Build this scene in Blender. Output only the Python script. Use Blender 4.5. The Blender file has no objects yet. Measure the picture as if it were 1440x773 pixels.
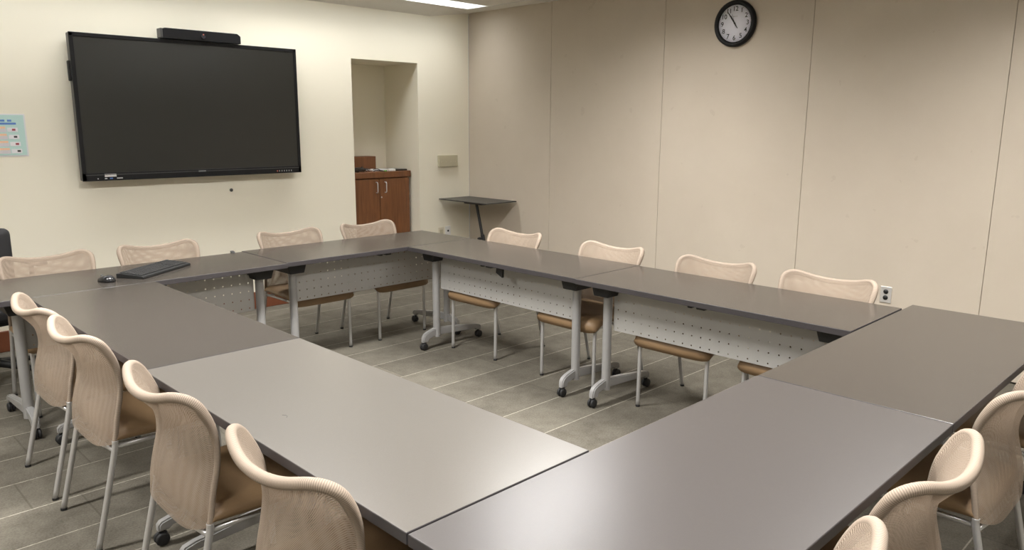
import bpy, bmesh, math, random
from mathutils import Vector, Matrix
random.seed(4)
PI = math.pi
sc = bpy.context.scene
COL = sc.collection

# ------------------------------------------------------------------ materials
def srgb(r, g, b):
    f = lambda c: (c/255/12.92) if c/255 <= .04045 else ((c/255+.055)/1.055)**2.4
    return (f(r), f(g), f(b), 1)

class NT:
    def __init__(s, name):
        s.m = bpy.data.materials.new(name); s.m.use_nodes = True
        s.t = s.m.node_tree; s.b = s.t.nodes['Principled BSDF']; s.out = s.t.nodes['Material Output']
    def n(s, typ, **kw):
        nd = s.t.nodes.new(typ)
        for k, v in kw.items():
            if k in nd.inputs: nd.inputs[k].default_value = v
            else: setattr(nd, k, v)
        return nd
    def l(s, a, b): s.t.links.new(a, b)
    def math(s, op, a, b=None, c=None):
        nd = s.t.nodes.new('ShaderNodeMath'); nd.operation = op
        for i, x in enumerate((a, b, c)):
            if x is None: continue
            if isinstance(x, (int, float)): nd.inputs[i].default_value = x
            else: s.l(x, nd.inputs[i])
        return nd.outputs[0]

def plain(name, col, rough=.5, metal=0, spec=.5, noise=0, nscale=20, bump=0, bscale=200, coat=0, coatr=.1):
    k = NT(name); b = k.b
    b.inputs['Base Color'].default_value = col
    b.inputs['Roughness'].default_value = rough
    b.inputs['Metallic'].default_value = metal
    b.inputs['Specular IOR Level'].default_value = spec
    b.inputs['Coat Weight'].default_value = coat
    b.inputs['Coat Roughness'].default_value = coatr
    tc = k.n('ShaderNodeTexCoord')
    if noise:
        nz = k.n('ShaderNodeTexNoise', Scale=nscale, Detail=4.0)
        k.l(tc.outputs['Object'], nz.inputs['Vector'])
        mx = k.n('ShaderNodeMix', data_type='RGBA')
        mx.inputs[6].default_value = tuple(c*(1-noise) for c in col[:3])+(1,)
        mx.inputs[7].default_value = tuple(min(1, c*(1+noise)) for c in col[:3])+(1,)
        k.l(nz.outputs['Fac'], mx.inputs[0]); k.l(mx.outputs[2], b.inputs['Base Color'])
    if bump:
        nb = k.n('ShaderNodeTexNoise', Scale=bscale, Detail=2.0)
        k.l(tc.outputs['Object'], nb.inputs['Vector'])
        bp = k.n('ShaderNodeBump', Strength=bump, Distance=.002)
        k.l(nb.outputs['Fac'], bp.inputs['Height']); k.l(bp.outputs['Normal'], b.inputs['Normal'])
    return k.m

M = {}
M['cream'] = plain('cream_paint', (.86, .815, .68, 1), .62, bump=.12, bscale=260)
M['ceiling'] = plain('ceiling_tile', (.74, .71, .65, 1), .9, noise=.04, nscale=90, bump=.3, bscale=400)
M['grid'] = plain('ceiling_grid', (.66, .65, .62, 1), .5)
M['cherry'] = plain('cherry_base', (.17, .055, .025, 1), .4, noise=.15, nscale=8)
M['silver'] = plain('silver_paint', (.36, .355, .35, 1), .38, metal=.3, bump=.05, bscale=500)
M['chrome'] = plain('satin_steel', (.56, .555, .55, 1), .3, metal=.6)
M['black'] = plain('black_plastic', (.014, .014, .014, 1), .45, spec=.35)
M['rubber'] = plain('black_rubber', (.012, .012, .013, 1), .6)
M['bracket'] = plain('black_bracket', (.012, .012, .012, 1), .5)
M['edge'] = plain('edge_band', (.046, .041, .043, 1), .45)
M['under'] = plain('table_underside', (.09, .085, .08, 1), .7)
M['white'] = plain('white_plastic', (.80, .79, .76, 1), .4)
M['beige'] = plain('beige_plastic', (.50, .46, .33, 1), .45)
M['beigel'] = plain('ivory_plastic', (.72, .66, .52, 1), .45)
M['steelplate'] = plain('steel_plate', (.72, .70, .67, 1), .3, metal=.5)
M['dark'] = plain('dark_slot', (.01, .01, .01, 1), .5)
M['screen'] = plain('dark_screen', (.020, .020, .017, 1), .30, spec=.5)
M['tvframe'] = plain('tv_frame', (.005, .005, .006, 1), .5, spec=.3)
M['tvgrey'] = plain('grey_case', (.05, .05, .05, 1), .4)
M['face'] = plain('clock_face', (.86, .86, .95, 1), .4)
M['ink'] = plain('black_ink', (.01, .01, .012, 1), .5)
M['standtop'] = plain('charcoal_board', (.045, .043, .04, 1), .45, bump=.05)
M['stool'] = plain('black_steel', (.010, .010, .011, 1), .4)
M['vinyl'] = plain('tan_vinyl', (.245, .155, .079, 1), .5, noise=.10, nscale=14, bump=.25, bscale=160)
M['blackfab'] = plain('black_fabric', (.02, .02, .022, 1), .75, bump=.3, bscale=400)
M['lens'] = plain('glass_lens', (.02, .02, .03, 1), .08, coat=1)
M['led'] = plain('red_print', (.45, .12, .08, 1), .5)
M['print'] = plain('pale_print', (.45, .45, .45, 1), .5)
M['teal'] = plain('teal_paper', (.50, .70, .66, 1), .45)
M['blueink'] = plain('blue_print', (.10, .22, .55, 1), .5)
M['orangep'] = plain('peach_print', (.85, .56, .38, 1), .5)
M['lilacp'] = plain('lilac_print', (.66, .63, .66, 1), .5)
M['whitep'] = plain('white_print', (.80, .80, .83, 1), .5)
M['redp'] = plain('maroon_print', (.35, .06, .08, 1), .5)
M['cable'] = plain('cable_sheath', (.02, .018, .016, 1), .5)
M['greenp'] = plain('green_plastic', (.12, .35, .05, 1), .5)
M['keys'] = plain('key_caps', (.030, .030, .030, 1), .5, spec=.3)
M['paper'] = plain('white_paper', (.75, .74, .76, 1), .6)

def emit(name, col, s):
    k = NT(name)
    e = k.n('ShaderNodeEmission', Color=col, Strength=s)
    k.l(e.outputs[0], k.out.inputs['Surface']); return k.m
M['tube'] = emit('fluorescent_diffuser', (.95, .98, 1.0, 1), 4.0)
M['trofferside'] = plain('troffer_white', (.75, .75, .73, 1), .5)

def m_laminate(name='grey_laminate', g=1.0, ro=.26, sp=.7, bl=1.0, gr=1.0):
    k = NT(name); b = k.b
    tc = k.n('ShaderNodeTexCoord')
    nz = k.n('ShaderNodeTexNoise', Scale=420.0, Detail=2.0); k.l(tc.outputs['Object'], nz.inputs['Vector'])
    mx = k.n('ShaderNodeMix', data_type='RGBA')
    mx.inputs[6].default_value = (.050*g, .043*g*gr, .036*g*bl, 1); mx.inputs[7].default_value = (.065*g, .056*g*gr, .048*g*bl, 1)
    k.l(nz.outputs['Fac'], mx.inputs[0]); k.l(mx.outputs[2], b.inputs['Base Color'])
    b.inputs['Roughness'].default_value = ro
    b.inputs['Specular IOR Level'].default_value = sp
    bp = k.n('ShaderNodeBump', Strength=.06, Distance=.001)
    k.l(nz.outputs['Fac'], bp.inputs['Height']); k.l(bp.outputs['Normal'], b.inputs['Normal'])
    return k.m
M['lam'] = m_laminate(g=.86); M['lam_lit'] = m_laminate('glare_lightened_laminate', 1.75, .29, .85, 1.08, 1.05); M['lamg'] = m_laminate('glossy_glare_laminate', .95, .32, .85, 1.15, 1.03)  # two near tops: base colour lightened and tinted to stand in for lamp glare

def m_wood():
    k = NT('cherry_wood'); b = k.b
    tc = k.n('ShaderNodeTexCoord'); mp = k.n('ShaderNodeMapping'); mp.inputs['Scale'].default_value = (14, 14, 1.2)
    k.l(tc.outputs['Object'], mp.inputs['Vector'])
    nz = k.n('ShaderNodeTexNoise', Scale=2.6, Detail=6.0, Distortion=.6); k.l(mp.outputs[0], nz.inputs['Vector'])
    cr = k.n('ShaderNodeValToRGB'); k.l(nz.outputs['Fac'], cr.inputs[0])
    cr.color_ramp.elements[0].position = .3; cr.color_ramp.elements[0].color = (.115, .042, .013, 1)
    cr.color_ramp.elements[1].position = .75; cr.color_ramp.elements[1].color = (.215, .083, .028, 1)
    k.l(cr.outputs[0], b.inputs['Base Color']); b.inputs['Roughness'].default_value = .42
    return k.m
M['wood'] = m_wood()

def m_partition():
    k = NT('partition_fabric'); b = k.b
    tc = k.n('ShaderNodeTexCoord')
    n1 = k.n('ShaderNodeTexNoise', Scale=260.0, Detail=3.0); k.l(tc.outputs['Object'], n1.inputs['Vector'])
    n2 = k.n('ShaderNodeTexNoise', Scale=1.7, Detail=5.0, Roughness=.65); k.l(tc.outputs['Object'], n2.inputs['Vector'])
    n3 = k.n('ShaderNodeTexNoise', Scale=9.0, Detail=2.0); k.l(tc.outputs['Object'], n3.inputs['Vector'])
    f = k.math('ADD', k.math('MULTIPLY', n1.outputs['Fac'], .35), k.math('MULTIPLY', n2.outputs['Fac'], .65))
    mx = k.n('ShaderNodeMix', data_type='RGBA')
    mx.inputs[6].default_value = (.46, .396, .318, 1); mx.inputs[7].default_value = (.59, .525, .435, 1)
    k.l(f, mx.inputs[0])
    st = k.math('MULTIPLY', k.math('GREATER_THAN', n3.outputs['Fac'], .72), .12)
    m2 = k.n('ShaderNodeMix', data_type='RGBA'); k.l(st, m2.inputs[0]); k.l(mx.outputs[2], m2.inputs[6])
    m2.inputs[7].default_value = (.28, .22, .16, 1)
    k.l(m2.outputs[2], b.inputs['Base Color']); b.inputs['Roughness'].default_value = .85
    b.inputs['Specular IOR Level'].default_value = .2
    bp = k.n('ShaderNodeBump', Strength=.15, Distance=.001)
    k.l(n1.outputs['Fac'], bp.inputs['Height']); k.l(bp.outputs['Normal'], b.inputs['Normal'])
    return k.m
M['partition'] = m_partition()

def m_carpet():
    k = NT('carpet_tiles'); b = k.b
    geo = k.n('ShaderNodeNewGeometry'); sx = k.n('ShaderNodeSeparateXYZ'); k.l(geo.outputs['Position'], sx.inputs[0])
    X, Y = sx.outputs[0], sx.outputs[1]
    n1 = k.n('ShaderNodeTexNoise', Scale=120.0, Detail=4.0, Roughness=.7); k.l(geo.outputs['Position'], n1.inputs['Vector'])
    n2 = k.n('ShaderNodeTexNoise', Scale=8.0, Detail=6.0, Roughness=.7); k.l(geo.outputs['Position'], n2.inputs['Vector'])
    n4 = k.n('ShaderNodeTexNoise', Scale=60.0, Detail=2.0); k.l(geo.outputs['Position'], n4.inputs['Vector'])
    # per tile tone
    ty = k.math('FLOOR', k.math('DIVIDE', k.math('SUBTRACT', Y, 3.806), .313))
    off = k.math('MULTIPLY', k.math('FRACT', k.math('MULTIPLY', ty, .37)), .5)
    tx = k.math('FLOOR', k.math('DIVIDE', k.math('SUBTRACT', k.math('ADD', X, off), .97), .92))
    wn = k.n('ShaderNodeTexWhiteNoise', noise_dimensions='2D'); cb = k.n('ShaderNodeCombineXYZ')
    k.l(tx, cb.inputs[0]); k.l(ty, cb.inputs[1]); k.l(cb.outputs[0], wn.inputs['Vector'])
    f = k.math('ADD', k.math('MULTIPLY', n1.outputs['Fac'], .55), k.math('MULTIPLY', n2.outputs['Fac'], .45))
    f = k.math('ADD', f, k.math('MULTIPLY', k.math('SUBTRACT', wn.outputs['Value'], .5), .09))
    cr = k.n('ShaderNodeValToRGB'); k.l(f, cr.inputs[0])
    cr.color_ramp.elements[0].position = .30; cr.color_ramp.elements[0].color = (.066, .059, .047, 1)
    cr.color_ramp.elements[1].position = .72; cr.color_ramp.elements[1].color = (.178, .162, .131, 1)
    # pale stripes along X
    d = k.math('ABSOLUTE', k.math('SUBTRACT', k.math('FRACT', k.math('ADD', k.math('DIVIDE', k.math('SUBTRACT', Y, 3.806), .313), .5)), .5))
    line = k.math('LESS_THAN', d, .0095)
    dash = k.math('ADD', k.math('MULTIPLY', n4.outputs['Fac'], .9), .05)
    m1 = k.n('ShaderNodeMix', data_type='RGBA'); k.l(k.math('MULTIPLY', line, dash), m1.inputs[0]); k.l(cr.outputs[0], m1.inputs[6])
    m1.inputs[7].default_value = (.46, .43, .36, 1)
    # faint dark butt joints
    dx = k.math('ABSOLUTE', k.math('SUBTRACT', k.math('FRACT', k.math('ADD', k.math('DIVIDE', k.math('SUBTRACT', k.math('ADD', X, off), .97), .92), .5)), .5))
    jn = k.math('MULTIPLY', k.math('LESS_THAN', dx, .004), .45)
    m2 = k.n('ShaderNodeMix', data_type='RGBA'); k.l(jn, m2.inputs[0]); k.l(m1.outputs[2], m2.inputs[6])
    m2.inputs[7].default_value = (.06, .054, .042, 1)
    k.l(m2.outputs[2], b.inputs['Base Color']); b.inputs['Roughness'].default_value = .95
    b.inputs['Specular IOR Level'].default_value = .1
    bp = k.n('ShaderNodeBump', Strength=.5, Distance=.004)
    k.l(n1.outputs['Fac'], bp.inputs['Height']); k.l(bp.outputs['Normal'], b.inputs['Normal'])
    return k.m
M['carpet'] = m_carpet()

def m_mesh():
    k = NT('woven_mesh'); b = k.b
    uv = k.n('ShaderNodeUVMap'); sx = k.n('ShaderNodeSeparateXYZ'); k.l(uv.outputs[0], sx.inputs[0])
    dg = k.math('SUBTRACT', sx.outputs[0], sx.outputs[1]); dh = k.math('ADD', sx.outputs[0], sx.outputs[1])
    su = k.math('SINE', k.math('MULTIPLY', dg, 2*PI/.0059))
    sv = k.math('SINE', k.math('MULTIPLY', dh, 2*PI/.0052))
    hole = k.math('MULTIPLY', k.math('LESS_THAN', su, .18), k.math('LESS_THAN', sv, .22))
    rib = k.math('ADD', k.math('MULTIPLY', su, .5), .5)
    mx = k.n('ShaderNodeMix', data_type='RGBA'); k.l(rib, mx.inputs[0])
    mx.inputs[6].default_value = (.235, .18, .132, 1); mx.inputs[7].default_value = (.51, .415, .33, 1)
    k.l(mx.outputs[2], b.inputs['Base Color']); b.inputs['Roughness'].default_value = .75
    b.inputs['Specular IOR Level'].default_value = .25
    bp = k.n('ShaderNodeBump', Strength=.35, Distance=.0015)
    k.l(rib, bp.inputs['Height']); k.l(bp.outputs['Normal'], b.inputs['Normal'])
    tl = k.n('ShaderNodeBsdfTranslucent', Color=(.45, .36, .28, 1)); m0 = k.n('ShaderNodeMixShader'); m0.inputs[0].default_value = .30
    k.l(b.outputs[0], m0.inputs[1]); k.l(tl.outputs[0], m0.inputs[2])
    tr = k.n('ShaderNodeBsdfTransparent'); ms = k.n('ShaderNodeMixShader')
    k.l(hole, ms.inputs[0]); k.l(m0.outputs[0], ms.inputs[1]); k.l(tr.outputs[0], ms.inputs[2])
    k.l(ms.outputs[0], k.out.inputs['Surface']); return k.m
M['mesh'] = m_mesh()

def m_rim():
    k = NT('woven_rim'); b = k.b
    uv = k.n('ShaderNodeUVMap'); sx = k.n('ShaderNodeSeparateXYZ'); k.l(uv.outputs[0], sx.inputs[0])
    sv = k.math('ADD', k.math('MULTIPLY', k.math('SINE', k.math('MULTIPLY', sx.outputs[1], 2*PI/.0046)), .5), .5)
    mx = k.n('ShaderNodeMix', data_type='RGBA'); k.l(sv, mx.inputs[0])
    mx.inputs[6].default_value = (.38, .305, .24, 1); mx.inputs[7].default_value = (.22, .17, .125, 1)
    k.l(mx.outputs[2], b.inputs['Base Color']); b.inputs['Roughness'].default_value = .7
    return k.m
M['rim'] = m_rim()

def m_perf():
    k = NT('perforated_panel'); b = k.b
    b.inputs['Base Color'].default_value = (.43, .42, .40, 1); b.inputs['Roughness'].default_value = .45
    b.inputs['Metallic'].default_value = .15
    uv = k.n('ShaderNodeUVMap'); sx = k.n('ShaderNodeSeparateXYZ'); k.l(uv.outputs[0], sx.inputs[0])
    def cell(o, p, s): return k.math('MULTIPLY', k.math('SUBTRACT', k.math('FRACT', k.math('DIVIDE', k.math('SUBTRACT', o, s), p)), .5), p)
    a = cell(sx.outputs[0], .0535, 0.0); c = cell(sx.outputs[1], .0532, -.0056)
    r = k.math('SQRT', k.math('ADD', k.math('MULTIPLY', a, a), k.math('MULTIPLY', c, c)))
    h = k.math('LESS_THAN', r, .0042)
    tr = k.n('ShaderNodeBsdfTransparent'); ms = k.n('ShaderNodeMixShader')
    k.l(h, ms.inputs[0]); k.l(b.outputs[0], ms.inputs[1]); k.l(tr.outputs[0], ms.inputs[2])
    k.l(ms.outputs[0], k.out.inputs['Surface']); return k.m
M['perf'] = m_perf()

# ------------------------------------------------------------------ mesh helpers
def box(bm, x0, x1, y0, y1, z0, z1, bev=0, seg=2):
    r = bmesh.ops.create_cube(bm, size=1)
    vs = r['verts']
    bmesh.ops.scale(bm, vec=(x1-x0, y1-y0, z1-z0), verts=vs)
    bmesh.ops.translate(bm, vec=((x0+x1)/2, (y0+y1)/2, (z0+z1)/2), verts=vs)
    if bev:
        es = list({e for v in vs for e in v.link_edges})
        bmesh.ops.bevel(bm, geom=es, offset=bev, segments=seg, affect='EDGES', profile=.5)
    return bm

def cyl(bm, p0, p1, r0, r1=None, n=16):
    r1 = r0 if r1 is None else r1
    p0, p1 = Vector(p0), Vector(p1); d = p1-p0
    q = d.to_track_quat('Z', 'Y').to_matrix().to_4x4()
    m = Matrix.Translation((p0+p1)/2) @ q
    bmesh.ops.create_cone(bm, cap_ends=True, segments=n, radius1=r0, radius2=r1, depth=d.length, matrix=m)
    return bm

def smoothpath(pts, n=8):
    pts = [Vector(p) for p in pts]; out = []
    for i in range(len(pts)-1):
        p0 = pts[max(i-1, 0)]; p1 = pts[i]; p2 = pts[i+1]; p3 = pts[min(i+2, len(pts)-1)]
        for k in range(n):
            t = k/n
            out.append(.5*((2*p1)+(-p0+p2)*t+(2*p0-5*p1+4*p2-p3)*t*t+(-p0+3*p1-3*p2+p3)*t**3))
    out.append(pts[-1]); return out

def tube(bm, pts, r, n=10, uv=None, cap=True, squash=None):
    pts = [Vector(p) for p in pts]; rings = []; L = 0
    rr = r if isinstance(r, (list, tuple)) else [r]*len(pts)
    nrm = None; lens = [0]
    for i in range(1, len(pts)): lens.append(lens[-1]+(pts[i]-pts[i-1]).length)
    for i, p in enumerate(pts):
        t = (pts[min(i+1, len(pts)-1)]-pts[max(i-1, 0)]).normalized()
        if nrm is None:
            nrm = t.orthogonal().normalized()
        else:
            nrm = (nrm-t*nrm.dot(t)).normalized()
        bn = t.cross(nrm)
        rings.append([bm.verts.new(p+(nrm*math.cos(2*PI*k/n)+bn*math.sin(2*PI*k/n))*rr[i]) for k in range(n)])
    uvl = bm.loops.layers.uv.verify() if uv else None
    for i in range(len(rings)-1):
        for k in range(n):
            f = bm.faces.new((rings[i][k], rings[i][(k+1) % n], rings[i+1][(k+1) % n], rings[i+1][k])); f.smooth = True
            if uv:
                for lp, (a, c) in zip(f.loops, ((i, k), (i, k+1), (i+1, k+1), (i+1, k))):
                    lp[uvl].uv = (c*.006, lens[a])
    if cap:
        bm.faces.new(rings[0][::-1]); bm.faces.new(rings[-1])
    return bm

def prism(bm, poly, axis, a, b):
    """extrude a closed 2-D polygon along an axis; axis 'x': poly=(y,z); 'y': poly=(x,z); 'z': poly=(x,y)"""
    def P(u, w, t): return {'x': (t, u, w), 'y': (u, t, w), 'z': (u, w, t)}[axis]
    A = [bm.verts.new(P(u, w, a)) for u, w in poly]; B = [bm.verts.new(P(u, w, b)) for u, w in poly]
    n = len(poly)
    bm.faces.new(A); bm.faces.new(B[::-1])
    for i in range(n): bm.faces.new((A[i], B[i], B[(i+1) % n], A[(i+1) % n]))
    bmesh.ops.recalc_face_normals(bm, faces=bm.faces[:]); return bm

def lathe(bm, prof, c=(0, 0, 0), n=24, axis='z'):
    rings = []
    for r, h in prof:
        ring = []
        for k in range(n):
            a = 2*PI*k/n; u, w = r*math.cos(a), r*math.sin(a)
            v = {'z': (u, w, h), 'x': (h, u, w), 'y': (u, h, w)}[axis]
            ring.append(bm.verts.new(Vector(v)+Vector(c)))
        rings.append(ring)
    for i in range(len(rings)-1):
        for k in range(n):
            f = bm.faces.new((rings[i][k], rings[i][(k+1) % n], rings[i+1][(k+1) % n], rings[i+1][k])); f.smooth = True
    bm.faces.new(rings[0][::-1]); bm.faces.new(rings[-1])
    bmesh.ops.recalc_face_normals(bm, faces=bm.faces[:]); return bm

def obj(name, bm, mat, parent=None, smooth=False, angle=None):
    me = bpy.data.meshes.new(name); bm.normal_update(); bm.to_mesh(me); bm.free()
    mats = mat if isinstance(mat, (list, tuple)) else [mat]
    for m in mats: me.materials.append(M[m])
    if smooth:
        me.polygons.foreach_set('use_smooth', [True]*len(me.polygons))
        try: me.set_sharp_from_angle(angle=math.radians(angle or 40))
        except Exception: pass
    o = bpy.data.objects.new(name, me); COL.objects.link(o)
    if parent: o.parent = parent
    return o
B = bmesh.new

def tag(o, label, cat, group=None, kind=None):
    if label: o['label'] = label
    if cat: o['category'] = cat
    if group: o['group'] = group
    if kind: o['kind'] = kind
    return o
def thing(name, label, cat, loc=(0, 0, 0), rz=0, group=None):
    o = bpy.data.objects.new(name, None); o.empty_display_size = .1; COL.objects.link(o)
    o.location = loc; o.rotation_euler = (0, 0, rz); return tag(o, label, cat, group)
def struct(name, bm, mat, parent=None):
    o = obj(name, bm, mat, parent); o['kind'] = 'structure'; return o
def kids(o): return [c for c in COL.objects if c.parent == o]
def copy_tree(o, parent=None):
    c = o.copy(); COL.objects.link(c); c.parent = parent
    for ch in kids(o): copy_tree(ch, c)
    return c

# ------------------------------------------------------------------ room
W, D, H, HT = 5.469, 6.173, 2.7014, 2.628      # partition x, screen wall y, ceiling height, top of screen wall
XL, YR = -3.2, -3.4
AX0, AX1, AZ, AD = 4.036, 4.797, 2.170, .56      # alcove
struct('floor', box(B(), XL-.1, W+.12, YR-.1, D+.75, -.05, 0), 'carpet')

# ceiling with recessed troffers
TRX = [(5.25-1.222*(k+1)+.002, 5.25-1.222*k) for k in range(5, -1, -1)]
TRX2 = [(-1.28, -.06), (.92, 2.14), (3.12, 4.34)]
TRY = [(5.655, 5.94), (3.215, 3.50), (.775, 1.06), (-1.665, -1.38)]
bm = B()
xs = sorted([XL-.1, W+.12]+[v for a in TRX+TRX2 for v in a]); ys = sorted([YR-.1, D+.75]+[v for a in TRY for v in a])
for i in range(len(xs)-1):
    for j in range(len(ys)-1):
        cx, cy = (xs[i]+xs[i+1])/2, (ys[j]+ys[j+1])/2
        if any(a < cy < b and any(c < cx < d for c, d in (TRX2 if q else TRX)) for q, (a, b) in enumerate(TRY)): continue
        box(bm, xs[i], xs[i+1], ys[j], ys[j+1], H, H+.13)
box(bm, XL-.1, W+.12, YR-.1, D+.75, H+.13, H+.16)
YS = 5.972
v_ = [bm.verts.new(c) for c in ((XL, YS, H+.0002), (4.96, YS, H+.0002), (W, YS, H+.0002), (W, D, H+.0002), (4.96, D, HT), (XL, D, HT))]
bm.faces.new((v_[0], v_[5], v_[4], v_[1])); bm.faces.new((v_[1], v_[4], v_[3])); bm.faces.new((v_[1], v_[3], v_[2]))
struct('ceiling', bm, 'ceiling')
# ceiling grid rails
bm = B()
for k in range(-6, 8):
    y = 5.80+.305/2+k*.61-.305
    if YR < y < 5.96 and not any(a-.02 < y < b+.02 for a, b in TRY): box(bm, XL, W, y-.011, y+.011, H-.004, H-.0005)
for k in range(-3, 5):
    x = 5.262-k*1.22
    if XL < x < W: box(bm, x-.011, x+.011, YR, YS, H-.0045, H-.0006)
g = struct('trim_1', bm, 'grid')

EN = [(3, 3.5, 4.5, 5.5, 8.5, 5.5), (92, 106, 66), (36, 76, 70), (10, 26, 26)]; SP = (112, 156, 150, 140)
for j, (y0, y1) in enumerate(TRY):
    for i, (x0, x1) in enumerate(TRX2 if j else TRX):
        t = thing('ceiling_light', None, 'ceiling light', ((x0+x1)/2, (y0+y1)/2, H), 0)
        if (i, j) == (5, 0): t['label'] = 'bright recessed fluorescent ceiling light at the top of the photo near the room corner'
        else: tag(t, 'recessed fluorescent ceiling light farther inside the room, beyond the top of the photo', 'ceiling light', 'ceiling lights outside the picture')
        hx, hy = (x1-x0)/2, (y1-y0)/2
        bm = B()
        for s in (-1, 1):
            box(bm, -hx, hx, s*hy-.004*(s > 0)*1-.0*(s < 0), s*hy+.004*(s < 0), -.001, .105)
            box(bm, s*hx-.004*(s > 0), s*hx+.004*(s < 0), -hy, hy, -.001, .105)
        box(bm, -hx, hx, -hy, hy, .110, .115)
        obj('housing', bm, 'trofferside', t)
        obj('diffuser', box(B(), -hx+.006, hx-.006, -hy+.006, hy-.006, .098, .108, .003), 'tube', t)
        ld = bpy.data.lights.new('lamp', 'AREA'); ld.shape = 'RECTANGLE'; ld.size = (x1-x0)-.03; ld.size_y = (y1-y0)-.03
        ld.energy = EN[j][i]; ld.color = (1, .98, .955); ld.spread = math.radians(SP[j])
        lo = bpy.data.objects.new('lamp', ld); COL.objects.link(lo); lo.parent = t; lo.location = (0, 0, .096)

# wall_back (screen wall) is a thick furred wall whose top stops just under the ceiling plane, with the alcove cut in
bm = B()
box(bm, XL-.1, AX0, D, D+.60, 0, H); box(bm, AX1, W, D, D+.60, 0, H)
box(bm, AX0, AX1, D, D+.60, AZ, H); box(bm, AX0, AX1, D+AD, D+.60, 0, AZ)
struct('wall_back', bm, 'cream')
struct('wall_behind', box(B(), XL-.1, W+.12, D+.60, D+.72, 0, H), 'cream')
struct('wall_left', box(B(), XL-.1, XL, YR, D, 0, H), 'cream')
struct('wall_rear', box(B(), XL-.1, W+.1, YR-.1, YR, 0, H), 'cream')
# operable partition: fabric panels with thin seams
bm = B(); sy = [D+.0, 5.010, 3.755, 2.509, 1.273, .030, -1.215, -2.46, YR]
for a, b_ in zip(sy[:-1], sy[1:]):
    box(bm, W, W+.06, b_+.0015, a-.0015, .012, H, .0015, 1)
box(bm, W+.03, W+.11, YR, D+.001, 0, H)
struct('wall_right', bm, 'partition')
struct('baseboard_back', box(box(B(), XL, AX0, D-.014, D-.0005, .001, .15, .003, 1), AX1, W-.001, D-.014, D-.0005, .001, .15, .003, 1), 'cherry')
struct('baseboard_left', box(B(), XL, XL+.014, YR, D-.015, .001, .15, .003, 1), 'cherry')
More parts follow.
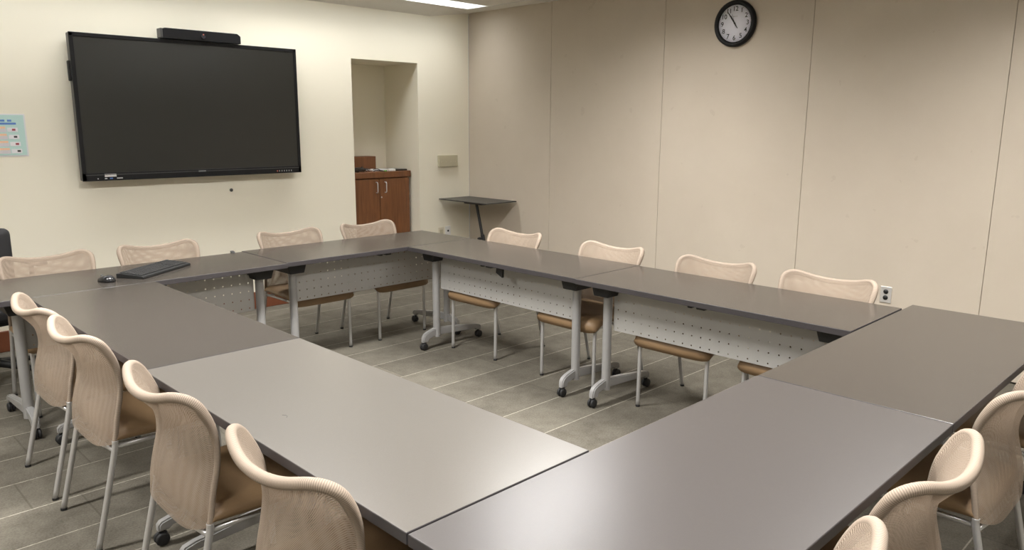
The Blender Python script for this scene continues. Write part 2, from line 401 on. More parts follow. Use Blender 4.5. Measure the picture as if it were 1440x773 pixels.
# ------------------------------------------------------------------ tables
T = .737; TH = .029
def make_table(L, Wd, lam='lam'):
    """local: x along length, -y is the inner (leg-column) edge"""
    t = thing('folding_table', None, 'table')
    hx, hy = L/2, Wd/2
    top = obj('tabletop', box(B(), -hx+.0012, hx-.0012, -hy+.0012, hy-.0012, T-TH+.0015, T, .0006, 1), lam, t)
    bm = B()
    def rect(o, z): return [bm.verts.new((sx*(hx-o), sy_*(hy-o), z)) for sx, sy_ in ((-1, -1), (1, -1), (1, 1), (-1, 1))]
    R = [rect(.0022, T-TH), rect(.0008, T-TH), rect(0, T-TH+.002), rect(0, T-.0025), rect(.0009, T-.0006), rect(.0022, T-.0006)]
    for a, b_ in zip(R, R[1:]+[R[0]]):
        for i in range(4): bm.faces.new((a[i], a[(i+1) % 4], b_[(i+1) % 4], b_[i]))
    bmesh.ops.recalc_face_normals(bm, faces=bm.faces[:])
    obj('edge_band', bm, 'edge', top)
    cy = -hy+.155
    for s in (-1, 1):
        x = s*(hx-.118)
        # oval column
        bm = B()
        r = bmesh.ops.create_cone(bm, cap_ends=True, segments=28, radius1=.026, radius2=.026, depth=.55)
        bmesh.ops.scale(bm, vec=(1, 1, 1.02), verts=r['verts']); bmesh.ops.translate(bm, vec=(x, cy, .362), verts=r['verts'])
        leg = obj('leg', bm, 'silver', t, True)
        # arched foot beam with down-turned toe
        bm = B(); sec = 14; prof = []
        y0, y1 = -hy+.022, hy-.03
        tops = [(y0, .075), (y0+.004, .098), (y0+.018, .116), (y0+.045, .130), (cy-.03, .146), (cy+.03, .146), (cy+.14, .136), (y1-.05, .108), (y1-.012, .098), (y1, .085)]
        bots = [(y1, .062), (y1-.042, .062), (y1-.055, .074), (cy+.14, .086), (cy+.03, .092), (cy-.03, .092), (y0+.055, .078), (y0+.042, .058), (y0, .058)]
        prism(bm, tops+bots, 'x', x-.0175, x+.0175)
        bmesh.ops.bevel(bm, geom=[e for e in bm.edges if abs(e.verts[0].co.x-e.verts[1].co.x) < 1e-6], offset=.006, segments=2, affect='EDGES')
        foot = obj('foot', bm, 'silver', t, True, 50)
        for yc, sg in ((y0+.020, -1), (y1-.020, 1)):
            bm = B()
            cyl(bm, (x, yc, .045), (x, yc, .064), .008)
            for q in (-1, 1):
                lathe(bm, [(.001, -.008), (.020, -.008), (.0255, -.005), (.0265, 0), (.0255, .005), (.020, .008), (.001, .008)], (x+q*.011, yc+.006*sg, .0268), 20, 'x')
            prism(bm, [(yc-.017, .034), (yc+.017, .034), (yc+.014, .052), (yc, .058), (yc-.014, .052)], 'x', x-.005, x+.005)
            obj('caster', bm, 'rubber', foot, True, 50)
        # black flip bracket
        bm = B()
        poly = [(x-.072, T-TH-.001), (x+.072, T-TH-.001), (x+.068, T-TH-.012), (x+.050, .640), (x-.050, .640), (x-.068, T-TH-.012)]
        prism(bm, poly, 'y', -hy+.085, hy-.12)
        bmesh.ops.bevel(bm, geom=bm.edges[:], offset=.003, segments=1, affect='EDGES')
        obj('bracket', bm, 'bracket', t)
    obj('crossbeam', box(B(), -hx+.17, hx-.17, .01, .05, .655, .695, .004), 'edge', t)
    # modesty panel (perforated sheet with returned edges)
    bm = B(); py = cy+.020
    px0, px1 = -hx+.148, hx-.148
    uvl = bm.loops.layers.uv.verify()
    def quad(cs):
        f = bm.faces.new([bm.verts.new(c) for c in cs])
        for lp in f.loops: lp[uvl].uv = (lp.vert.co.x+.0268, lp.vert.co.z-.433)
        return f
    quad([(px0, py, .438), (px1, py, .438), (px1, py, .702), (px0, py, .702)])
    quad([(px1, py+.0016, .438), (px0, py+.0016, .438), (px0, py+.0016, .702), (px1, py+.0016, .702)])
    box(bm, px0, px1, py+.0001, py+.010, .436, .4378)
    box(bm, px0-.0015, px0, py, py+.010, .436, .702); box(bm, px1, px1+.0015, py, py+.010, .436, .702)
    for f in bm.faces[2:]:
        for lp in f.loops: lp[uvl].uv = (0.0, .02)
    obj('modesty_panel', bm, 'perf', t)
    for a, b_ in ((-.055, -.022), (-.005, .050)):
        bm = B(); prism(bm, [(a, T-TH-.001), (b_, T-TH-.001), (b_-.006, T-TH-.016), (a+.006, T-TH-.016)], 'y', -hy+.03, -hy+.085)
        obj('release_lever', bm, 'bracket', t)
    return t

G = 'grey flip-top tables of the hollow square'
TB = [  # x0,x1,y0,y1, rot (which side is inner), label
 ((.748, 2.285, 4.268, 4.878), 0, 'grey table by the screen wall holding the keyboard and mouse'),
 ((2.292, 3.826, 4.298, 4.905), 0, 'grey table in the far corner of the square, in front of the wooden cabinet'),
 ((3.222, 3.826, 2.742, 4.292), 1, 'grey table along the fabric wall nearest the small black stand, black clip hanging under it'),
 ((3.212, 3.812, 1.208, 2.737), 1, 'grey table along the fabric wall nearest the wall outlet'),
 ((2.391, 3.925, .585, 1.198), 2, 'grey table at the right edge of the photo, beside the fabric wall'),
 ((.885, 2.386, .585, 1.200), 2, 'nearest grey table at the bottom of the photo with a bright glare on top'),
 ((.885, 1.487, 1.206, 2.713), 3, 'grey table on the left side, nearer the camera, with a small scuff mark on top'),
 ((.892, 1.490, 2.719, 4.262), 3, 'grey table on the left side, just in front of the keyboard table'),
]
tables = []
for (x0, x1, y0, y1), k, lab in TB:
    L, Wd = (x1-x0, y1-y0) if k in (0, 2) else (y1-y0, x1-x0)
    t = make_table(L, Wd, 'lam_lit' if 'scuff' in lab else 'lamg' if 'glare' in lab else 'lam'); t['label'] = lab; t['group'] = G
    # rotation so that local -y points to the middle of the square
    t.rotation_euler.z = {0: 0, 1: -PI/2, 2: PI, 3: PI/2}[k]
    t.location = ((x0+x1)/2, (y0+y1)/2, 0); tables.append(t)
# clip hanging under the table along the fabric wall (local -y edge faces -X)
bm = B(); prism(bm, [(.088, T-TH-.001), (.142, T-TH-.001), (.138, .642), (.082, .668)], 'y', -.262, -.246)
obj('hanging_clip', bm, 'bracket', tables[2])
# scuff mark on the near-left table: tiny inlaid line
bm = B(); tube(bm, smoothpath([(.012+dx*.001, .160-dy*.001, T+.0003) for dx, dy in ((0, 0), (5, 5), (12, 7), (20, 4), (24, -1))], 4), .0006, 5)
sm = obj('scuff_mark', bm, 'edge', tables[6])
sm.parent = tables[6]

# ------------------------------------------------------------------ chairs
SIDE = [(.222, .093, .405), (.222, .108, .50), (.226, .128, .61), (.232, .120, .70), (.239, .088, .775), (.236, .046, .838)]
CENT = [(.048, .385), (.056, .49), (.078, .60), (.066, .69), (.032, .748), (-.006, .790)]
def interp(tab, v):
    n = len(tab)-1; x = max(0, min(.99999, v))*n; i = int(x); t = x-i
    g = lambda j: Vector(tab[max(0, min(n, j))]) if len(tab[0]) == 3 else Vector((0,)+tab[max(0, min(n, j))])
    p0, p1, p2, p3 = g(i-1), g(i), g(i+1), g(i+2)
    if i == 0: p0 = 2*p1-p2
    if i+2 > n: p3 = 2*p2-p1
    return .5*((2*p1)+(-p0+p2)*t+(2*p0-5*p1+4*p2-p3)*t*t+(-p0+3*p1-3*p2+p3)*t**3)
def backpt(u, v):
    a = abs(u); t = max(0, (a-.70)/.30)
    vv = v*(1-.17*(1-math.sqrt(max(0, 1-t**2.2))))
    S = interp(SIDE, vv); C = interp(CENT, vv)
    w = a**(2.1+3.0*(1-v)**3)
    return Vector((u*S.x, C.y+(S.y-C.y)*w, C.z+(S.z-C.z)*w))
def make_chair():
    t = thing('mesh_back_chair', None, 'chair')
    # --- backrest sleeve: front sheet + back sheet
    bm = B(); uvl = bm.loops.layers.uv.verify(); NU, NV = 34, 30
    us = [math.sin((i/NU*2-1)*PI/2*.999) for i in range(NU+1)]
    P = [[backpt(u, j/NV) for u in us] for j in range(NV+1)]
    def nrm(j, i):
        du = P[j][min(i+1, NU)]-P[j][max(i-1, 0)]; dv = P[min(j+1, NV)][i]-P[max(j-1, 0)][i]
        return du.cross(dv).normalized()
    vlen = [0]
    for j in range(1, NV+1): vlen.append(vlen[-1]+(P[j][NU//2]-P[j-1][NU//2]).length)
    for sgn in (1, -1):
        g_ = []
        for j in range(NV+1):
            row = []
            for i in range(NU+1):
                hz = max(0, min(1, (P[j][i].z-.66)/.1)); lo = min(1, j/4)
                row.append(bm.verts.new(P[j][i]-nrm(j, i)*sgn*(.0045+(.0040+.0042*hz)*lo)))
            g_.append(row)
        for j in range(NV):
            for i in range(NU):
                q = (g_[j][i], g_[j][i+1], g_[j+1][i+1], g_[j+1][i])
                qi = ((j, i), (j, i+1), (j+1, i+1), (j+1, i))
                if sgn > 0: q = q[::-1]; qi = qi[::-1]
                f = bm.faces.new(q); f.smooth = True
                for lp, (a, c) in zip(f.loops, qi): lp[uvl].uv = (P[a][c].x, vlen[a])
    back = obj('backrest', bm, 'mesh', t)
    # --- padded rim following sides and top
    path = [P[j][0] for j in range(0, NV+1)]+[P[NV][i] for i in range(1, NU)]+[P[j][NU] for j in range(NV, -1, -1)]
    # drop near-duplicate points
    pp = [path[0]]
    for p in path[1:]:
        if (p-pp[-1]).length > .006: pp.append(p)
    rr = []
    for p in pp:
        rr.append(.0098+.0052*max(0, min(1, (p.z-.66)/.1)))
    bm = B(); tube(bm, pp, rr, 12, uv=True); obj('rim', bm, 'rim', back)
    # --- seat cushion
    top = [(.075, .425), (.085, .445), (.14, .456), (.28, .452), (.42, .455), (.49, .450), (.525, .432), (.540, .405)]
    bot = [(.075, .418), (.09, .408), (.14, .404), (.28, .402), (.40, .402), (.455, .390), (.495, .368), (.530, .366)]
    bm = B(); NS = 26; rows = []
    for i in range(NS+1):
        u = math.sin((i/NS*2-1)*PI/2); s = max(.02, (1-abs(u)**8.0)**.42)
        fi = 1-.10*abs(u)**7
        rt, rb = [], []
        for (a, b_) in zip(top, bot):
            mf, mz = (a[0]+b_[0])/2, (a[1]+b_[1])/2
            for (src, dst) in ((a, rt), (b_, rb)):
                f = mf+(src[0]-mf)*s; z = mz+(src[1]-mz)*s+.006*(u*u)*(src is a)*s
                f = .30+(f-.30)*fi
                dst.append(Vector((u*.240*(1-.05*max(0, .3-f)/.3), f, z)))
        rows.append(rt+rb[::-1])
    V = [[bm.verts.new(p) for p in r] for r in rows]; n = len(V[0])
    for i in range(NS):
        for k in range(n):
            f = bm.faces.new((V[i][k], V[i][(k+1) % n], V[i+1][(k+1) % n], V[i+1][k])); f.smooth = True
    bm.faces.new(V[0]); bm.faces.new(V[-1][::-1])
    bmesh.ops.recalc_face_normals(bm, faces=bm.faces[:])
    so = obj('seat', bm, 'vinyl', t)
    # --- legs
    for s in (-1, 1):
        bm = B(); tube(bm, smoothpath([(s*.224, 0, .004), (s*.223, .048, .20), (s*.221, .090, .380), (s*.222, .094, .418)], 4), .0112, 12)
        lg = obj('leg', bm, 'chrome', t)
        bm = B(); lathe(bm, [(.001, 0), (.0125, 0), (.0128, .010), (.001, .010)], (s*.224, 0.001, 0), 14); obj('glide', bm, 'rubber', lg, True)
        bm = B(); tube(bm, smoothpath([(s*.213, .490, .004), (s*.213, .488, .20), (s*.213, .486, .345), (s*.213, .474, .380), (s*.213, .440, .393), (s*.213, .40, .394)], 4), .0112, 12)
        lg = obj('leg', bm, 'chrome', t)
        bm = B(); lathe(bm, [(.001, 0), (.0125, 0), (.0128, .010), (.001, .010)], (s*.213, .490, 0), 14); obj('glide', bm, 'rubber', lg, True)
    bm = B()
    for s in (-1, 1): tube(bm, [(s*.213, .45, .392), (s*.213, .25, .391), (s*.217, .088, .391)], .009, 10)
    tube(bm, [(-.219, .089, .380), (-.10, .075, .378), (.10, .075, .378), (.219, .089, .380)], .009, 10)
    tube(bm, [(-.212, .40, .390), (.212, .40, .390)], .009, 10)
    obj('seat_frame', bm, 'chrome', t)
    return t
chair0 = make_chair(); used = False
CH = [
 (.745, 3.742, -90, 'beige mesh chair at the left, farthest of the near row along the left tables'),
 (.745, 3.172, -90, 'beige mesh chair on the left, second farthest of the row along the left tables'),
 (.745, 2.335, -91, 'beige mesh chair seen from behind at lower left, with full back and tan seat visible'),
 (.745, 1.590, -90, 'nearest beige mesh chair at the bottom left, its back cut by the lower edge'),
 (3.945, 3.880, 92, 'beige mesh chair by the fabric wall right next to the small black stand'),
 (3.950, 3.000, 90, 'beige mesh chair by the fabric wall, tucked where two side tables meet'),
 (3.945, 2.245, 91, 'beige mesh chair by the fabric wall, centred below the wall clock'),
 (3.945, 1.595, 90, 'beige mesh chair by the fabric wall, just left of the wall outlet'),
 (3.385, 5.095, 181, 'beige mesh chair in front of the wooden cabinet doors'),
 (2.715, 5.095, 180, 'beige mesh chair under the right end of the wall display, left of the cabinet'),
 (1.800, 5.110, 180, 'beige mesh chair behind the keyboard, under the wall display'),
 (1.165, 5.110, 180, 'beige mesh chair at the left edge behind the mouse, near the teal notice'),
 (1.905, .430, 0, 'beige mesh chair at lower right whose top corner rises beside the table seam'),
 (1.265, .430, 0, 'beige mesh chair at the bottom edge, only its pointed top corner showing'),
 (2.735, .430, 0, 'beige mesh chair at the right edge with its lower legs and crossbar visible'),
 (3.450, .430, 0, 'beige mesh chair mostly cut off by the right edge, behind its neighbour'),
]
for x, y, a, lab in CH:
    c = chair0 if not used else copy_tree(chair0)
    used = True
    c.location = (x, y, 0); c.rotation_euler = (0, 0, math.radians(a)); c['label'] = lab; c['group'] = 'beige mesh chairs around the tables'

# ------------------------------------------------------------------ wall display
y0 = D-.10
t = thing('wall_display', 'large black interactive display mounted on the cream wall, switched off', 'television', (2.558, D, 1.683))
TX0, TX1, TZ0, TZ1 = -.866, .866, -.514, .516
bm = B(); box(bm, TX0, TX1, -.095, -.030, TZ0, TZ1, .006)
obj('housing', bm, 'tvgrey', t)
bm = B(); 
box(bm, TX0-.002, TX1+.002, -.102, -.088, TZ1-.026, TZ1+.002, .003); box(bm, TX0-.002, TX1+.002, -.102, -.088, TZ0-.002, TZ0+.056, .003)
box(bm, TX0-.002, TX0+.026, -.102, -.088, TZ0, TZ1, .003); box(bm, TX1-.026, TX1+.002, -.102, -.088, TZ0, TZ1, .003)
bez = obj('bezel', bm, 'tvframe', t)
obj('screen', box(B(), TX0+.024, TX1-.024, -.098, -.092, TZ0+.054, TZ1-.024), 'screen', t)
obj('speaker_strip', box(B(), TX0+.02, TX1-.02, -.1035, -.101, TZ0+.038, TZ0+.044), 'tvgrey', bez)
obj('sticker', box(B(), -.722, -.642, -.1035, -.1015, TZ0+.026, TZ0+.046, .0004, 1), 'white', bez)['label'] = 'small white sticker'
obj('logo', box(B(), -.033, .025, -.1035, -.1015, TZ0+.037, TZ0+.046), 'print', bez)
for k, (a, w_) in enumerate(((-.772, .008), (-.722, .016), (-.688, .020), (-.640, .040))):
    obj('port_symbol', box(B(), a, a+w_, -.1032, -.1015, TZ0+.010, TZ0+.018), 'print' if k != 2 else 'blueink', bez)
for k in range(7):
    obj('button', box(B(), .636+k*.022, .636+k*.022+(.010 if k == 0 else .006), -.1032, -.1015, TZ0+.012, TZ0+.024), 'led' if k == 0 else 'print', bez)
obj('wall_mount', box(B(), -.30, .30, -.032, -.0005, -.22, .22, .004), 'black', t)
bm = B(); box(bm, TX0-.016, TX0+.004, -.075, -.045, .185, .325, .006); obj('pen_holder', bm, 'black', t)

# conference bar on top of display
t = thing('video_bar', 'black conference camera bar sitting on top of the wall display', 'camera', (2.628, D-.075, 2.2012))
bm = B(); prism(bm, [(-.300, .004), (.305, .004), (.305, .062), (.278, .080), (-.285, .080), (-.300, .074)], 'y', -.045, .035)
bmesh.ops.bevel(bm, geom=bm.edges[:], offset=.003, segments=1, affect='EDGES'); obj('body', bm, 'tvframe', t)
obj('end_cap', box(B(), -.318, -.300, -.040, .033, .006, .076, .003), 'tvgrey', t)
bm = B(); lathe(bm, [(.001, -.010), (.016, -.010), (.020, -.004), (.020, .002), (.001, .002)], (.0, -.045, .036), 24, 'y'); ln = obj('lens', bm, 'lens', t, True)
obj('lens_ring', lathe(B(), [(.001, -.0115), (.006, -.0115), (.006, -.0095), (.001, -.0095)], (.0, -.045, .050), 12, 'y'), 'led', ln)
obj('foot', box(B(), -.05, .05, -.02, .03, .0002, .0045), 'black', t)

# wall grommet and scratch
o = obj('wall_grommet', lathe(B(), [(.001, 0), (.014, 0), (.014, -.006), (.010, -.009), (.001, -.009)], (0, 0, 0), 18, 'y'), 'tvgrey', None, True)
o.location = (2.827, D-.0005, 1.039); tag(o, 'small round dark grommet on the wall below the display', 'grommet')
o = obj('cable_hook', box(lathe(B(), [(.001, 0), (.012, 0), (.012, -.020), (.001, -.020)], (0, 0, 0), 14, 'y'), -.010, .010, -.03, -.015, -.045, .012, .003), 'tvgrey', tables[0])
o.location = (.708, .311, -.002+T); o.rotation_euler = (0, 0, PI); o['label'] = 'tiny dark hook at the back edge'

# notice sheet
t = thing('notice_sheet', 'laminated teal notice with peach and white rows at the left edge of the photo', 'notice', (1.172, D-.0002, 1.495))
obj('lamination', box(B(), -.222, .222, -.0012, .0002, -.143, .143), 'paper', t)
sh = obj('sheet', box(B(), -.214, .213, -.0022, -.0010, -.134, .136), 'teal', t)
for z, a, b_ in ((.098, -.19, -.02), (.098, -.008, .10), (.098, .115, .140), (.078, -.19, .055), (.078, .065, .165)):
    obj('title_line', box(B(), a, b_, -.0030, -.0020, z-.0065, z+.0065), 'blueink', sh)
for k in range(4):
    z = .045-k*.048
    obj('row_heading', box(B(), -.20, .10+.004*k, -.0030, -.0020, z, z+.014), 'orangep', sh)
    obj('row_text', box(B(), -.20, .105+.004*k, -.0030, -.0020, z-.024, z-.001), 'lilacp', sh)
    obj('row_box', box(B(), .110+.004*k, .172+.004*k, -.0030, -.0020, z-.022, z+.006), 'whitep', sh)
    obj('row_icon', box(B(), .138+.006*k, .158+.006*k, -.0040, -.0028, z-.014, z-.001), 'redp' if k in (0, 2) else 'tvgrey', sh)

# plate, outlets
t = thing('wall_plate', 'wide beige blank plate on the cream wall right of the alcove', 'wall plate', (5.163, D, 1.212))
obj('cover', box(B(), -.127, .127, -.024, -.0003, -.060, .060, .005), 'beige', t)
bm = B()
for k in range(4): lathe(bm, [(.001, -.0255), (.003, -.0255), (.003, -.0235), (.001, -.0235)], (-.095+k*.063, 0, -.008), 10, 'y')
obj('screws', bm, 'beigel', t)
t = thing('outlet_plate', 'ivory wall plate low on the cream wall, left of the white one', 'outlet', (5.067, D, .470))
obj('cover', box(B(), -.037, .037, -.007, -.0003, -.057, .057, .003), 'beigel', t); obj('insert', box(B(), -.018, .022, -.010, -.006, -.034, .034, .002), 'beige', t)
t = thing('outlet_plate', 'white wall plate with a black jack low on the cream wall, next to the corner', 'outlet', (5.161, D, .475))
obj('cover', box(B(), -.036, .036, -.007, -.0003, -.057, .057, .003), 'white', t)
obj('jack', lathe(B(), [(.001, -.012), (.009, -.012), (.011, -.006), (.001, -.006)], (0, 0, .008), 14, 'y'), 'dark', t)
t = thing('duplex_outlet', 'steel duplex outlet with two black sockets on the fabric wall', 'outlet', (W, 1.845, .447))
obj('cover', box(B(), -.007, -.0003, -.037, .037, -.057, .057, .003), 'steelplate', t)
for s in (-1, 1):
    bm = B(); lathe(bm, [(.001, -.010), (.016, -.010), (.017, -.006), (.001, -.006)], (0, 0, s*.021), 18, 'x'); obj('socket', bm, 'dark', t)

# ------------------------------------------------------------------ clock (faces -X)
t = thing('wall_clock', 'round black-rimmed wall clock with white face and black numerals high on the fabric wall', 'clock', (W-.0005, 3.112, 2.343), -PI/2)
# local: -y out of wall (towards room after rotation), x to the right as seen
R = .172
bm = B(); lathe(bm, [(.001, 0), (R-.004, 0), (R, -.012), (R-.004, -.034), (R-.018, -.042), (R-.034, -.034), (R-.038, -.020), (.001, -.020)], (0, 0, 0), 64, 'y')
obj('rim', bm, 'tvframe', t, True, 60)
obj('face', lathe(B(), [(.001, -.0205), (R-.037, -.0205), (R-.037, -.0225), (.001, -.0225)], (0, 0, 0), 64, 'y'), 'face', t)
def text_mesh(s, size, name, mat, parent, loc, rot=(PI/2, 0, 0), off=.0):
    cu = bpy.data.curves.new(name, 'FONT'); cu.body = s; cu.size = size; cu.align_x = 'CENTER'; cu.align_y = 'CENTER'; cu.extrude = .0004; cu.offset = off
    tmp = bpy.data.objects.new(name+'_tmp', cu); COL.objects.link(tmp)
    bpy.context.view_layer.update()
    me = bpy.data.meshes.new_from_object(tmp.evaluated_get(bpy.context.evaluated_depsgraph_get()))
    bpy.data.objects.remove(tmp); bpy.data.curves.remove(cu)
    me.name = name; me.materials.clear(); me.materials.append(M[mat])
    o = bpy.data.objects.new(name, me); COL.objects.link(o); o.parent = parent; o.location = loc; o.rotation_euler = rot
    return o
for h in range(1, 13):
    a = h*PI/6
    text_mesh(str(h), .048, 'numeral', 'ink', t, (math.sin(a)*.106, -.0232, math.cos(a)*.106), off=.0004)
obj('maker_mark', box(box(B(), -.020, .004, -.0234, -.0226, .050, .0535), .006, .020, -.0234, -.0226, .0505, .053), 'print', t)
bm = B()
for k in range(60):
    a = k*PI/30; r0, r1 = (.124, .130) if k % 5 else (.122, .131)
    c, s = math.cos(a), math.sin(a); w_ = .0006 if k % 5 else .0012
    vs = [bm.verts.new((s*r+c*q, -.0228, c*r-s*q)) for r, q in ((r0, -w_), (r1, -w_), (r1, w_), (r0, w_))]
    bm.faces.new(vs)
obj('minute_marks', bm, 'ink', t)
def hand(name, ang, L0, L1, w0, w1, y):
    c, s = math.cos(ang), math.sin(ang); bm = B()
    A = [(L0, -w0*.6), (0, -w0), (L1*.8, -w0*.9), (L1, -w1), (L1, w1), (L1*.8, w0*.9), (0, w0), (L0, w0*.6)]
    v0 = [bm.verts.new((s*r+c*q, y, c*r-s*q)) for r, q in A]; v1 = [bm.verts.new((s*r+c*q, y-.0012, c*r-s*q)) for r, q in A]
    bm.faces.new(v0); bm.faces.new(v1[::-1])
    for i in range(8): bm.faces.new((v0[i], v1[i], v1[(i+1) % 8], v0[(i+1) % 8]))
    bmesh.ops.recalc_face_normals(bm, faces=bm.faces[:]); return obj(name, bm, 'ink', t)
hand('hour_hand', math.radians(327), -.022, .070, .0052, .0034, -.0245)
hand('minute_hand', math.radians(325), -.044, .102, .0042, .0026, -.0262)
hand('second_hand', math.radians(342), -.036, .075, .0007, .0005, -.0278)
obj('hub', lathe(B(), [(.001, -.023), (.006, -.023), (.006, -.0295), (.001, -.0295)], (0, 0, 0), 16, 'y'), 'ink', t)

# ------------------------------------------------------------------ cabinet in the alcove
CF = D+.125
t = thing('wooden_cabinet', 'reddish-brown two-door wooden cabinet filling the wall alcove', 'cabinet', (4.4, CF, 0))
bx = lambda a, b_, c, d, e, f, bv=.002: box(B(), a-4.4, b_-4.4, c-CF, d-CF, e, f, bv, 1)
obj('body', bx(AX0+.002, 4.765, CF+.02, D+AD-.004, .10, 1.060), 'wood', t)
obj('plinth', bx(AX0+.01, 4.755, CF+.05, D+AD-.01, .001, .10), 'wood', t)
obj('countertop', bx(AX0+.002, AX1-.012, CF-.004, D+AD-.003, 1.062, 1.122, .004), 'wood', t)
for a, b_, hx in ((AX0+.006, 4.400, 4.358), (4.404, 4.762, 4.462)):
    d_ = obj('door', bx(a, b_, CF+.000, CF+.0195, .11, 1.052), 'wood', t)
    bm = B(); tube(bm, smoothpath([(hx-4.4, -.001, 1.022), (hx-4.4, -.022, 1.020), (hx-4.4, -.030, 1.008), (hx-4.4, -.030, .970), (hx-4.4, -.030, .932), (hx-4.4, -.022, .920), (hx-4.4, -.001, .918)], 3), .0055, 8)
    obj('handle', bm, 'chrome', d_)
    if hx > 4.4: obj('lock', lathe(B(), [(.001, -.003), (.007, -.003), (.007, .001), (.001, .001)], (4.42-4.4, 0, .872), 12, 'y'), 'chrome', d_)
o = obj('wooden_box', box(B(), AX0+.004, 4.555, D+.40, D+.535, 1.1225, 1.262, .003, 1), 'wood'); tag(o, 'plain brown wooden box at the back of the cabinet top', 'box')
# stuff on the cabinet
bm = B(); rnd = random.Random(3)
for k in range(7):
    cx, cy_ = 4.15+rnd.random()*.11, D+.17+rnd.random()*.06
    pts = []
    for q in range(11):
        a = q*.85+k; rr_ = .035+rnd.random()*.03
        pts.append((cx+math.cos(a)*rr_*1.5, cy_+math.sin(a)*rr_*.6, 1.1270+rnd.random()*.040))
    tube(bm, smoothpath(pts, 5), .0035, 6)
tag(obj('cable_bundle', bm, 'cable'), 'tangle of black cables at the left of the cabinet top', 'cables')
bm = B()
pts = [(4.385, D+.20, 1.127), (4.395, D+.175, 1.135), (4.41, D+.19, 1.135), (4.46, D+.165, 1.127), (4.52, D+.18, 1.127), (4.56, D+.22, 1.127)]
tube(bm, smoothpath(pts, 6), .0045, 7)
tube(bm, smoothpath([(4.40, D+.23, 1.141), (4.44, D+.215, 1.145), (4.50, D+.235, 1.127), (4.57, D+.26, 1.127)], 6), .004, 7)
tag(obj('loose_cable', bm, 'cable'), 'loose black cable trailing across the cabinet top to the papers', 'cable')
o = obj('green_plug', box(B(), 4.475, 4.500, D+.135, D+.155, 1.1225, 1.133, .002), 'greenp'); tag(o, 'tiny green plug on the front of the cabinet top', 'plug')
o = obj('white_adapter', box(B(), 4.535, 4.605, D+.135, D+.19, 1.1225, 1.146, .004), 'white'); tag(o, 'small white adapter on the cabinet top beside the black tablet', 'adapter')
o = obj('paper_stack', box(B(), 4.40, 4.60, D+.24, D+.38, 1.1225, 1.137, .001, 1), 'paper'); tag(o, 'white papers lying on the cabinet top behind the adapter', 'papers')
t = thing('tablet_computer', 'thin black tablet lying at the right end of the cabinet top', 'tablet', (4.675, D+.275, 1.1224))
obj('body', box(B(), -.098, .098, -.11, .11, 0, .014, .004), 'black', t); obj('screen', box(B(), -.09, .09, -.10, .10, .0138, .0148), 'screen', t)

# ------------------------------------------------------------------ small black stand in the corner
t = thing('laptop_stand', 'small black adjustable stand with a thin flat top in the room corner', 'stand', (5.1, 5.6, 0))
bm = B(); box(bm, -.065, .350, -.165, .560, .820, .831, .003); obj('top', bm, 'standtop', t)
bm = B(); tube(bm, [(.035, .090, .806), (.045, .030, .55), (.055, -.020, .30)], .0145, 12)
po = obj('post', bm, 'stool', t, True)
bm = B(); tube(bm, [(.046, .014, .500), (.056, -.024, .30), (.066, -.068, .06)], .0205, 12); obj('sleeve', bm, 'stool', po, True)
bm = B(); cyl(bm, (.045, .012, .462), (.004, .012, .462), .006); cyl(bm, (.012, .012, .462), (-.012, .012, .462), .017, .014, 14); obj('knob', bm, 'rubber', po, True)
bm = B(); box(bm, .00, .09, -.02, .24, .800, .8195, .003); obj('top_bracket', bm, 'stool', t)
bm = B(); box(bm, .045, .085, -.16, .46, .028, .062, .006); box(bm, -.05, .30, -.16, -.12, .022, .056, .006); box(bm, -.05, .30, .42, .46, .022, .056, .006)
ba = obj('base', bm, 'stool', t)
for x in (-.035, .285):
    for y in (-.14, .44): obj('caster', lathe(B(), [(.001, -.009), (.011, -.009), (.0125, 0), (.011, .009), (.001, .009)], (x, y, .0125), 14, 'x'), 'rubber', ba)

# ------------------------------------------------------------------ keyboard and mouse
t = thing('keyboard', 'black computer keyboard angled on the grey table', 'keyboard', (1.600, 4.560, T+.0002), math.radians(35))
bm = B(); prism(bm, [(-.085, .0), (.085, .0), (.085, .024), (.060, .026), (-.078, .015), (-.085, .010)], 'x', -.222, .222)
bmesh.ops.bevel(bm, geom=bm.edges[:], offset=.002, segments=1, affect='EDGES'); kb = obj('body', bm, 'black', t)
bm = B()
for r in range(6):
    y = -.062+r*.0225; z = .0165+(y+.078)/.138*.011
    n_ = 20; x = -.210
    while x < .206:
        w_ = .0172 if not (r == 0 and -.10 < x < .02) else .115
        box(bm, x, min(x+w_, .210), y, y+.0185, z-.003, z+.0042, .001, 1)
        x += w_+.0028
        if abs(x-.088) < .010: x += .010
obj('keys', bm, 'keys', t)
obj('palm_strip', box(B(), -.215, .215, -.083, -.070, .0125, .0150, .001, 1), 'tvgrey', t)
t = thing('computer_mouse', 'shiny black computer mouse left of the keyboard', 'mouse', (1.300, 4.440, T+.0002), math.radians(20))
bm = B(); r = bmesh.ops.create_uvsphere(bm, u_segments=28, v_segments=18, radius=1)
for v in r['verts']:
    x, y, z = v.co; e = lambda q, p: math.copysign(abs(q)**p, q)
    v.co = (e(x, .85)*.034*(1-.10*y), y*.056, max(0.001, e(z, .8)*.036*(1-.22*y)))
for f in bm.faces: f.smooth = True
k_ = NT('gloss_black'); k_.b.inputs['Base Color'].default_value = (.015, .015, .016, 1); k_.b.inputs['Roughness'].default_value = .16; M['gloss'] = k_.m
mo = obj('shell', bm, 'gloss', t)
obj('wheel', lathe(B(), [(.001, -.004), (.009, -.004), (.009, .004), (.001, .004)], (0, .030, .0255), 14, 'x'), 'tvgrey', t)

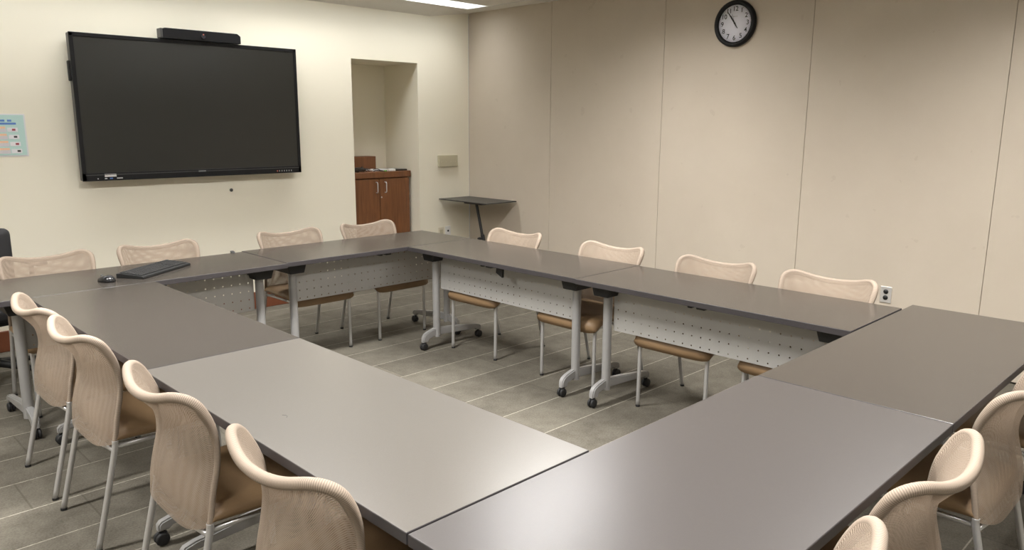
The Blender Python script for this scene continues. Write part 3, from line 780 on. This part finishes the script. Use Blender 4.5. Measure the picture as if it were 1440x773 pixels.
# ------------------------------------------------------------------ black office chair at the left edge, behind the keyboard table
t = thing('office_chair', 'black office chair at the far left edge in front of the screen wall', 'office chair', (.925, 5.47, 0), math.radians(12))
bm = B(); box(bm, -.24, .24, .13, .215, .52, .925, .04, 4); obj('backrest', bm, 'blackfab', t, True)
bm = B(); box(bm, -.25, .25, -.27, .20, .42, .50, .03, 4); obj('seat', bm, 'blackfab', t, True)
for s in (-1, 1):
    bm = B(); tube(bm, smoothpath([(s*.22, .02, .43), (s*.285, .02, .46), (s*.285, .03, .60), (s*.285, .03, .70)], 5), .014, 10)
    ar = obj('armrest', bm, 'black', t, True)
    bm = B(); box(bm, s*.285-.035, s*.285+.035, -.12, .14, .70, .728, .012, 3); obj('arm_pad', bm, 'rubber', ar, True)
bm = B(); cyl(bm, (0, 0, .10), (0, 0, .43), .028); box(bm, -.12, .12, -.14, .14, .37, .42, .01); obj('column', bm, 'black', t, True)
bm = B()
for k in range(5):
    a = k*2*PI/5+.3; c, s = math.cos(a), math.sin(a)
    tube(bm, [(c*.03, s*.03, .12), (c*.15, s*.15, .10), (c*.28, s*.28, .075)], [.026, .022, .015], 10)
ba = obj('base', bm, 'black', t, True)
for k in range(5):
    a = k*2*PI/5+.3; c, s = math.cos(a), math.sin(a)
    bm = B(); lathe(bm, [(.001, -.022), (.022, -.022), (.029, -.012), (.029, .012), (.022, .022), (.001, .022)], (c*.285, s*.285, .0295), 18, 'x')
    cyl(bm, (c*.285, s*.285, .03), (c*.285, s*.285, .075), .008); obj('caster', bm, 'rubber', ba, True)
# support between backrest and seat
bm = B(); tube(bm, smoothpath([(0, .05, .41), (0, .22, .42), (0, .235, .52), (0, .215, .62)], 5), .018, 10); obj('back_support', bm, 'black', t, True)

# ------------------------------------------------------------------ camera
f_px, yaw, pitch, roll, hcam = 1075.3892, .7812, .1939, .0053, 1.5833
cyw, syw, cp, sp, cr, sr = math.cos(yaw), math.sin(yaw), math.cos(pitch), math.sin(pitch), math.cos(roll), math.sin(roll)
Fv = Vector((syw, cyw, 0)); Rv = Vector((cyw, -syw, 0)); Uv = Vector((0, 0, 1))
F2 = Fv*cp-Uv*sp; U2 = Uv*cp+Fv*sp; R3 = Rv*cr+U2*sr; U3 = U2*cr-Rv*sr
cd = bpy.data.cameras.new('camera'); cam = bpy.data.objects.new('camera', cd); COL.objects.link(cam)
m = Matrix((R3, U3, -F2)).transposed().to_4x4(); m.translation = (0, 0, hcam); cam.matrix_world = m
cd.sensor_width = 36; cd.lens = 36*f_px/1440; cd.clip_start = .02; cd.clip_end = 60
sc.camera = cam

# ------------------------------------------------------------------ world / view
wd = bpy.data.worlds.new('world'); sc.world = wd; wd.use_nodes = True
wd.node_tree.nodes['Background'].inputs[0].default_value = (.6, .7, .9, 1); wd.node_tree.nodes['Background'].inputs[1].default_value = .3
sc.view_settings.view_transform = 'Standard'; sc.view_settings.look = 'None'; sc.view_settings.gamma = 1
sc.view_settings.exposure = 0.13
try: sc.view_settings.use_curve_mapping = False
except Exception: pass
sc.cycles.use_denoising = True
sc.cycles.max_bounces = 8; sc.cycles.diffuse_bounces = 5; sc.cycles.transparent_max_bounces = 16
